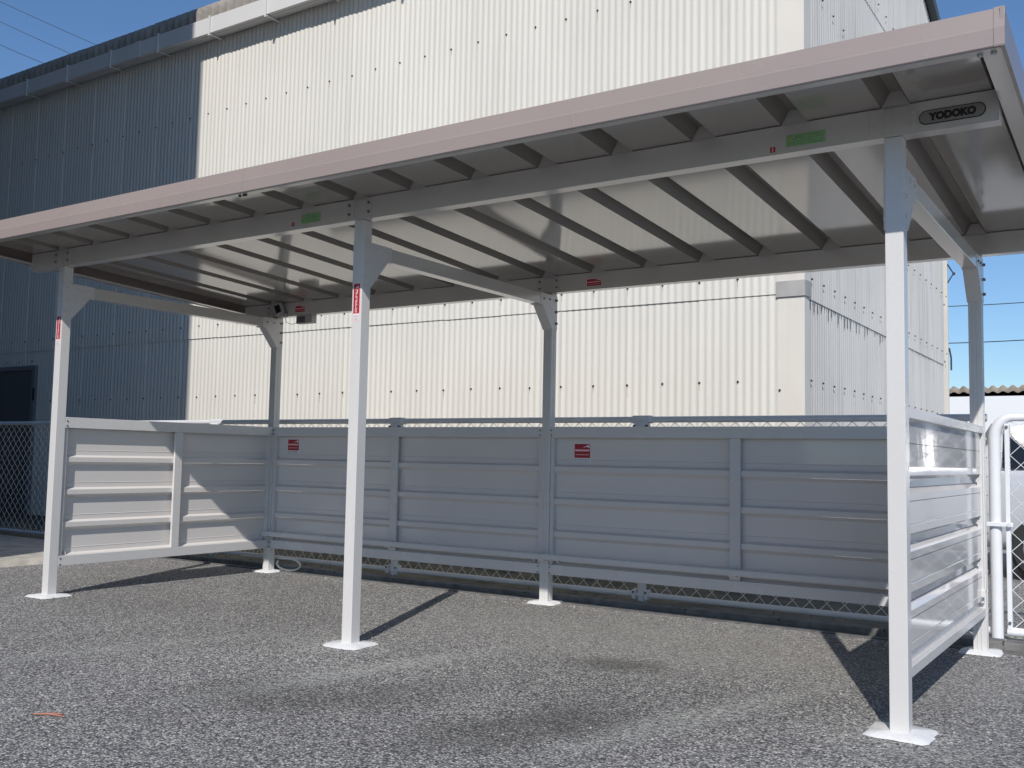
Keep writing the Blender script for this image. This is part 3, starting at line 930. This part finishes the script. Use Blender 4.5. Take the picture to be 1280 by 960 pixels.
# fascia boards with a folded lip, following the roof fall
FB = 0.042      # fascia bottom below the sheet
def fz(y): return roofz(y)-0.0665+0.0  # underside of the fascia
zf = 2.276
def front_fascia(x0, x1):
    pr = [(-0.4865, zf), (-0.490, zf+0.004), (-0.490, zf+0.060), (-0.4875, zf+0.066), (-0.478, zf+0.128), (-0.440, zf+0.133), (-0.440, zf+0.130), (-0.476, zf+0.125), (-0.4845, zf+0.066), (-0.487, zf+0.06),
          (-0.487, zf+0.005), (-0.448, zf+0.005), (-0.448, zf+0.040), (-0.445, zf+0.040), (-0.445, zf)]
    return MB().prism(pr, 'x', x0, x1, 'fascia_paint')
f1 = front_fascia(XL+0.012, L-0.3505); f1 = f1.build('fascia', sh)
f2 = front_fascia(L-0.3495, XR-0.012).build('fascia', sh)
MB().box(XL+0.012, XR-0.012, -0.4835, -0.4455, zf-0.0025, zf-0.0005, 'beam_paint').build('fascia_lip', sh)
m = MB()
for dx in (-0.045, -0.015, 0.0): m.tube([(L-0.35+dx, -0.462, zf-0.0005), (L-0.35+dx, -0.462, zf-0.012)], 0.007, 'black_plastic', 8)
m.build('bolt', sh)
# back fascia
zb_ = roofz(YB)-0.03
MB().box(XL+0.012, XR-0.012, YB-0.004, YB, zb_, zb_+0.126, 'fascia_paint', 0.001).build('fascia', sh)
# side fascias + end channels
for sx, xo in ((-1, XL), (1, XR)):
    a, b = (xo, xo+0.012) if sx < 0 else (xo-0.012, xo)
    ya, yb = -0.488, YB-0.0
    def z(y): return zf-SL*(y+0.49)
    p = []
    for xx in (a, b):
        for y in (ya, yb):
            p += [(xx, y, z(y)), (xx, y, z(y)+0.128)]
    MB().poly(p, [(0,1,3,2),(4,6,7,5),(0,2,6,4),(1,5,7,3),(0,4,5,1),(2,3,7,6)], 'fascia_paint').build('fascia', sh)
    mb_ = MB()
    ya, yb = -0.444, YB-0.006
    for (a, b, t0_, t1_) in (((XL+0.0125, XL+0.070) if sx < 0 else (XR-0.070, XR-0.0125)) + (0.004, 0.008), ((XL+0.0125, XL+0.062) if sx < 0 else (XR-0.062, XR-0.0125)) + (0.122, 0.126)):
        p = []
        for xx in (a, b):
            for y in (ya, yb):
                p += [(xx, y, z(y)+t0_), (xx, y, z(y)+t1_)]
        mb_.poly(p, [(0,1,3,2),(4,6,7,5),(0,2,6,4),(1,5,7,3),(0,4,5,1),(2,3,7,6)], 'beam_paint')
    mb_.build('end_channel', sh)
    # corner cap
    cx = xo+0.03 if sx < 0 else xo-0.03
    pr = [(-0.4915, zf-0.001), (-0.4935, zf+0.004), (-0.4935, zf+0.060), (-0.491, zf+0.066), (-0.481, zf+0.1305), (-0.44, zf+0.1335), (-0.44, zf+0.1315), (-0.4915+.004, zf+0.06)]
    MB().prism(pr, 'x', min(cx, xo+0.001*sx), max(cx, xo+0.001*sx), 'fascia_paint').build('corner_cap', sh)
m = MB()
for dx in (-0.075, -0.035): m.tube([(XR+dx, -0.455, zf-0.001), (XR+dx, -0.455, zf-0.010)], 0.009, 'galv', 8)
m.build('bolt', sh)

# wall panels ------------------------------------------------------
ZT, ZB0, ZB1, PB = 1.185, 0.195, 0.262, 0.2178
RB = [0.885-PB*i for i in range(4)]
def wall_panel(M, length, label, studs=1):
    """built along +s (x), inward = -y, around a post centre line y=0, then moved by M"""
    tr = M.to_translation()
    root = bpy.data.objects.new('wall_panel', None); C.objects.link(root); root.parent = sh
    root.location = tr-world_origin(sh)
    root.empty_display_size = 0.1
    tag(root, label)
    def out(mb, name, par=root):
        return mb.xf(M).build(name, par)
    top = MB().box(0.001, length-0.001, -0.033, 0.000, 1.113, ZT, 'white_paint', 0.002)
    top.box(0.001, length-0.001, 0.0005, 0.030, 1.145, ZT-0.0005, 'white_paint', 0.002)
    out(top, 'top_rail')
    bot = MB().box(0.001, length-0.001, -0.033, 0.0, ZB0, ZB1, 'white_paint', 0.002)
    bot.box(0.001, length-0.001, 0.0005, 0.030, ZB0+0.0, ZB0+0.040, 'white_paint', 0.002)
    out(bot, 'bottom_rail')
    for a in (0.0015, length-0.0275):
        out(MB().box(a, a+0.026, -0.022, 0.026, ZB1+0.0005, 1.1125, 'white_paint', 0.001), 'jamb')
    out(MB().box(length/2-0.034, length/2+0.034, -0.030, -0.0115, ZB1+0.0005, 1.1125, 'white_paint', 0.003), 'stud')
    for k, b in enumerate(RB):
        B = b+PB
        a0, a1 = 0.028, length-0.028
        pr = []
        if k == 0: pr += [(0.016, 1.150)]
        else: pr += [(-0.0095, B-0.0015), (0.016, B-0.022)]
        pr += [(0.016, b+0.0815), (0.0135, b+0.079), (0.016, b+0.0765), (0.016, b+0.046)]
        if k < 3: pr += [(-0.0115, b+0.032), (-0.0115, b+0.0)]
        else: pr += [(-0.008, b+0.033), (-0.008, b+0.02)]
        q = len(pr)
        # subdivide along the length so the sheet can carry a slight bow
        ns = 16
        pts = []
        for i in range(ns+1):
            s_ = a0+(a1-a0)*i/ns
            for (u, z_) in pr:
                bow = 0.0012*math.sin(math.pi*(2 if length > 2 else 1)*i/ns)*math.sin(3.14*(z_-b)/PB)
                pts.append((s_, u+bow, z_))
        fs = [(i*q+j, (i+1)*q+j, (i+1)*q+j+1, i*q+j+1) for i in range(ns) for j in range(q-1)]
        mb = MB().poly(pts, fs, 'board_paint')
        mb.poly([(x_, y_+0.0009, z_) for x_, y_, z_ in pts], fs, 'board_paint')
        # thin seam on the outside of the board
        mb.box(a0, a1, 0.0168, 0.0176, b+0.166, b+0.168, 'seam_dirt')
        out(mb, 'board')
    # small clips in the rib gaps
    cl = MB()
    for b in RB[:3]+[RB[3]+0.03]:
        for s_ in (0.06, length-0.06):
            cl.box(s_-0.008, s_+0.008, -0.008, 0.012, b+0.006, b+0.026, 'white_paint', 0.001)
    out(cl, 'clip')
    fx = MB()
    for s_ in (0.012, length-0.014):
        for z_ in (1.16, 1.128, 0.245, 0.205): fx.tube([(s_, -0.033, z_), (s_, -0.037, z_)], 0.0055, 'bolt_metal', 8)
    out(fx, 'bolt')
    return root
from math import pi
yc_ = D+h
# back: along +x, inward -y
wall_panel(Matrix.Translation((h, yc_, 0)), L-W, 'left bay of the back wall with a red sticker')
wall_panel(Matrix.Translation((L+h, yc_, 0)), L-W, 'right bay of the back wall with a red sticker')
# left side: along y, inward +x : (s,u)->(x=-u, y=s)
ML = Matrix(((0, -1, 0, 0), (1, 0, 0, W), (0, 0, 1, 0), (0, 0, 0, 1)))
wall_panel(ML, D-W, 'left end wall, half in sun')
# right side: inward -x : mirror of the left
MR = Matrix(((0, 1, 0, 2*L), (1, 0, 0, W), (0, 0, 1, 0), (0, 0, 0, 1)))
wall_panel(MR, D-W, 'right end wall seen from outside, glossy')
pl = [o for o in sh.children if o.name.startswith('wall_panel')]
sticker_square(0.158, D+h+0.016, 0.968, 0.130, 0.122, pl[0], 'square red and white sticker')
sticker_square(2.868, D+h+0.016, 0.948, 0.126, 0.128, pl[1], 'square red and white sticker')
# guard rail along the foot of the back wall
for a, b in ((-0.012, L-0.001), (L+0.001, 2*L+0.036)):
    MB().prism([(D-0.052, 0.296), (D-0.052, 0.328), (D-0.046, 0.335), (D-0.008, 0.335), (D-0.008, 0.330), (D-0.046, 0.330), (D-0.047, 0.296)], 'x', a, b, 'white_paint').build('guard_rail', sh)
m = MB()
m.box(-0.022, 0.022, D-0.045, D-0.002, 0.286, 0.326, 'white_paint', 0.002)
rb_ = m.build('rail_bracket', sh)
for x in (L/2, L, 1.5*L, 2*L): part_copy(rb_, sh, (x, 0, 0))

# ================================================================== SMALL THINGS
sl_ = thing('solar_light', 'small white solar sensor light with black panel on the back beam', 'light', (0.10, D-0.03, 2.15))
m = MB().box(-0.045, 0.045, -0.03, 0.0, -0.045, 0.045, 'grey_plastic', 0.004)
m.xf(Matrix.Translation((0.095, D-0.035, 2.165)) @ Matrix.Rotation(-0.25, 4, 'Y') @ Matrix.Rotation(0.25, 4, 'X')).build('housing', sl_)
m = MB().box(-0.027, 0.035, -0.0335, -0.0302, -0.03, 0.033, 'black_plastic', 0.001)
m.xf(Matrix.Translation((0.095, D-0.035, 2.165)) @ Matrix.Rotation(-0.25, 4, 'Y') @ Matrix.Rotation(0.25, 4, 'X')).build('solar_panel', sl_)
MB().box(0.105, 0.155, D-0.05, D-0.001, 2.095, 2.128, 'grey_plastic', 0.004).build('sensor', sl_)
MB().tube([(0.14, D-0.02, 2.095), (0.16, D-0.02, 2.05), (0.22, D-0.015, 2.03), (0.27, D-0.01, 2.04)], 0.0022, 'wire_black', 6).build('cable', sl_)
sb = thing('switch_box', 'grey plastic box hanging under the back beam right of the sensor light', 'box', (0.34, D+0.03, 2.07))
MB().box(0.245, 0.425, D+0.004, D+0.060, 2.036, HB-0.001, 'grey_plastic', 0.004).build('case', sb)
MB().box(0.262, 0.35, D-0.001, D+0.0035, 2.042, 2.092, 'kerb', 0.002).build('cover', sb)
# white hose loop beside the back left post
pts = []
for i in range(25):
    t = i/24*2*math.pi*0.93+2.0
    pts.append((0.17-0.135*math.cos(t)*1.0, 2.01+0.03*math.sin(t*0.5), 0.062+0.048*math.sin(t)))
pts = [(-0.5, 2.10, 0.083), (-0.25, 2.07, 0.092), (-0.05, 2.04, 0.108)] + [(0.165+0.135*math.cos(a), 2.015, 0.064+0.048*math.sin(a)) for a in [math.radians(d) for d in range(110, -215, -15)]]
tag(MB().tube(pts, 0.0085, 'hose_white', 8).build('hose'), 'thin white hose looped at the foot of the back left post', 'hose')
# orange scrap on the asphalt
tag(MB().tube([(0.0, 0, 0), (0.07, 0.004, 0.004), (0.12, -0.003, 0.002), (0.165, -0.02, 0.001)], [0.003, 0.005, 0.004, 0.002], 'orange_scrap', 6)
    .tube([(0.02, 0.0, 0.002), (0.09, 0.022, 0.003), (0.13, 0.02, 0.002)], 0.003, 'orange_scrap', 6).xf(Matrix.Translation((2.70, -1.68, 0.004)) @ Matrix.Rotation(0.45, 4, 'Z') @ Matrix.Scale(0.8, 4)).build('plastic_scrap'),
    'short orange plastic scrap lying on the grey asphalt', 'litter')

# ================================================================== CAR BEHIND THE GATE
def make_car(x0, y0):
    t = thing('parked_car', 'silver hatchback parked beyond the white mesh gate', 'car', (x0+1.8, y0+0.8, 0.012))
    Lc, Wc = 3.7, 1.62
    # side outline, stations along the length: (s, z_low, z_belt, z_roof or None, half widths)
    st = [(0.00, .40, .62, .66, .60), (0.05, .26, .74, .80, .70), (0.30, .22, .82, .92, .78), (0.75, .22, .90, 1.02, .81), (1.05, .22, .92, 1.22, .81),
          (1.45, .22, .93, 1.43, .81), (2.2, .22, .94, 1.48, .81), (3.0, .22, .95, 1.45, .81), (3.45, .24, .95, 1.30, .79), (3.62, .28, .90, 1.00, .74), (3.70, .40, .72, .76, .66)]
    def ring(s, zl, zb, zr, w_):
        g_ = max(0.0, min(1.0, (zr-zb)/0.5))
        wt = w_*(1-0.26*g_)
        half = [(0, zl), (w_*.8, zl), (w_*.97, zl+.07), (w_, (zl+zb)/2), (w_*.985, zb-.03), (w_*.95, zb), (w_*.93-(w_*.93-wt)*.55, zb+(zr-zb)*.55), (wt, zr-.05*g_-.01), (wt*.8, zr), (0, zr+.01)]
        r = [(x0+s, y0+Wc/2+v, z) for v, z in half]
        r += [(x0+s, y0+Wc/2-v, z) for v, z in half[-2:0:-1]]
        return r
    rs = [ring(*a) for a in st]
    q = len(rs[0])
    body = MB().poly([p for r in rs for p in r], [(i*q+k, i*q+(k+1) % q, (i+1)*q+(k+1) % q, (i+1)*q+k) for i in range(len(rs)-1) for k in range(q)]
                     + [tuple(range(q))[::-1], tuple(range((len(rs)-1)*q, len(rs)*q))], 'car_paint', True)
    b = body.build('body', t)
    sub = b.modifiers.new('subsurf', 'SUBSURF'); sub.levels = 1; sub.render_levels = 2
    # windows on both sides
    for sgn in (-1, 1):
        for a, c in ((1.22, 2.02), (2.09, 2.95), (3.0, 3.35)):
            def P(s, f, sgn=sgn):
                zb, zr = 0.965, 1.40
                if c > 3.3 and s > 3.2: zr = 1.30
                z = zb+(zr-zb)*f
                y = y0+Wc/2+sgn*(0.775-0.155*f)
                if s < 1.3: z = zb+(zr-zb)*f*0.35
                return (x0+s, y+sgn*0.012, z)
            mid = a+0.32 if a < 1.3 else a
            pts = [P(a, 0), P(c, 0), P(c, 1), P(mid, 1), P(a, 1)]
            MB().poly(pts, [(0, 1, 2, 3, 4)], 'car_glass').build('window', t)
    # windscreen and rear window
    MB().poly([(x0+0.80, y0+0.16, 1.03), (x0+0.80, y0+Wc-0.16, 1.03), (x0+1.40, y0+Wc-0.27, 1.43), (x0+1.40, y0+0.27, 1.43)], [(0, 1, 2, 3)], 'car_glass').build('windscreen', t)
    MB().poly([(x0+3.66, y0+0.2, 1.0), (x0+3.66, y0+Wc-0.2, 1.0), (x0+3.46, y0+Wc-0.27, 1.36), (x0+3.46, y0+0.27, 1.36)], [(0, 1, 2, 3)], 'car_glass').build('windscreen', t)
    MB().box(x0-0.02, x0+0.06, y0+0.25, y0+Wc-0.25, .30, .48, 'car_black', .01).build('grille', t)
    for yy_ in (y0+0.12, y0+Wc-0.38): MB().box(x0+0.02, x0+0.16, yy_, yy_+.26, .62, .74, 'car_glass', .02).build('headlight', t)
    for yy_ in (y0+0.06, y0+Wc-0.22): MB().box(x0+3.60, x0+3.70, yy_, yy_+.16, .72, .95, 'car_red', .02).build('tail_light', t)
    for s in (0.66, 3.02):
        for y_ in (y0+0.0, y0+Wc-0.19):
            w_ = MB().tube([(x0+s, y_, .29), (x0+s, y_+.04, .29), (x0+s, y_+.15, .29), (x0+s, y_+.19, .29)], [.26, .29, .29, .26], 'car_black', 24).build('wheel', t)
            yo = y_-0.006 if y_ < y0+.5 else y_+.176
            MB().tube([(x0+s, yo, .29), (x0+s, yo+.02, .29)], .18, 'rim', 16).build('rim', w_)
    for s in (1.15, 2.05): MB().box(x0+s-.004, x0+s+.004, y0+Wc/2-.815, y0+Wc/2-.805, .34, .93, 'car_black').build('door_seam', t)
    for s in (1.85, 2.72): MB().box(x0+s, x0+s+.14, y0-.02, y0+.01, .80, .83, 'car_paint', .006).build('handle', t)
    MB().box(x0+1.2, x0+1.34, y0-.14, y0+.02, .93, 1.05, 'car_paint', .02).build('mirror', t)
    for c_ in list(t.children)+[g_ for k_ in t.children for g_ in k_.children]:
        if c_.type == 'MESH':
            me_ = c_.data
            for v_ in me_.vertices: v_.co.x = -v_.co.x + 0.05
            me_.flip_normals()
    return t
make_car(4.72, 5.6)

# ================================================================== FAR WHITE SHED
fs_ = thing('white_shed', 'low white building with a brown corrugated roof seen beyond the gate', 'building', (8, 13, 0))
MB().box(2.0, 16, 11.88, 15.5, -0.02, 2.0, 'white_wall').build('wall', fs_)
mb = MB(); pts = []
for i in range(0, 8*110+1):
    xx = 1.7+i*0.13/8; a = 0.022*math.cos(2*math.pi*i/8)
    pts += [(xx, 11.86, 2.055+a*.6), (xx, 11.86, 2.135+a), (xx, 16.0, 1.95+a)]
mb.poly(pts, [(i*3+j, (i+1)*3+j, (i+1)*3+j+1, i*3+j+1) for i in range(880) for j in range(2)], 'far_roof', True)
mb.build('roof', fs_)

# ================================================================== POWER LINES
def pix(x, y, Y):
    d = fw+rr*((x-640)/FPX)-uu*((y-480)/FPX)
    c = Vector((6.1504, -3.7875, 0.9666))
    return c+d*((Y-c.y)/d.y)
def wire(p1, p2, Y1, Y2, label, r, group):
    a, b = pix(*p1, Y1), pix(*p2, Y2)
    d = b-a
    a2, b2 = a-d*2.5, b+d*2.5
    pts = []
    for i in range(25):
        t = i/24
        p = a2.lerp(b2, t); p.z += 0.35*((2*t-1)**2)-0.35*0.03
        pts.append(p)
    tag(MB().tube(pts, r, 'wire_black', 6).build('power_line'), label, 'power line', group)
wire((0, 2), (122, 57), 22, 25, 'uppermost power line crossing the sky above the warehouse roof at left', 0.014, 'power lines over the roof')
wire((0, 27), (90, 68), 22, 24.3, 'middle of the three power lines above the warehouse roof at left', 0.014, 'power lines over the roof')
wire((0, 56), (54, 79), 22, 23.5, 'lowest of the three power lines above the warehouse roof at left', 0.014, 'power lines over the roof')
wire((1185, 383), (1280, 378), 30, 30, 'upper power line in the gap beside the back right post', 0.014, 'power lines at right')
wire((1185, 429), (1280, 425), 30, 30, 'lower power line in the gap beside the back right post', 0.016, 'power lines at right')
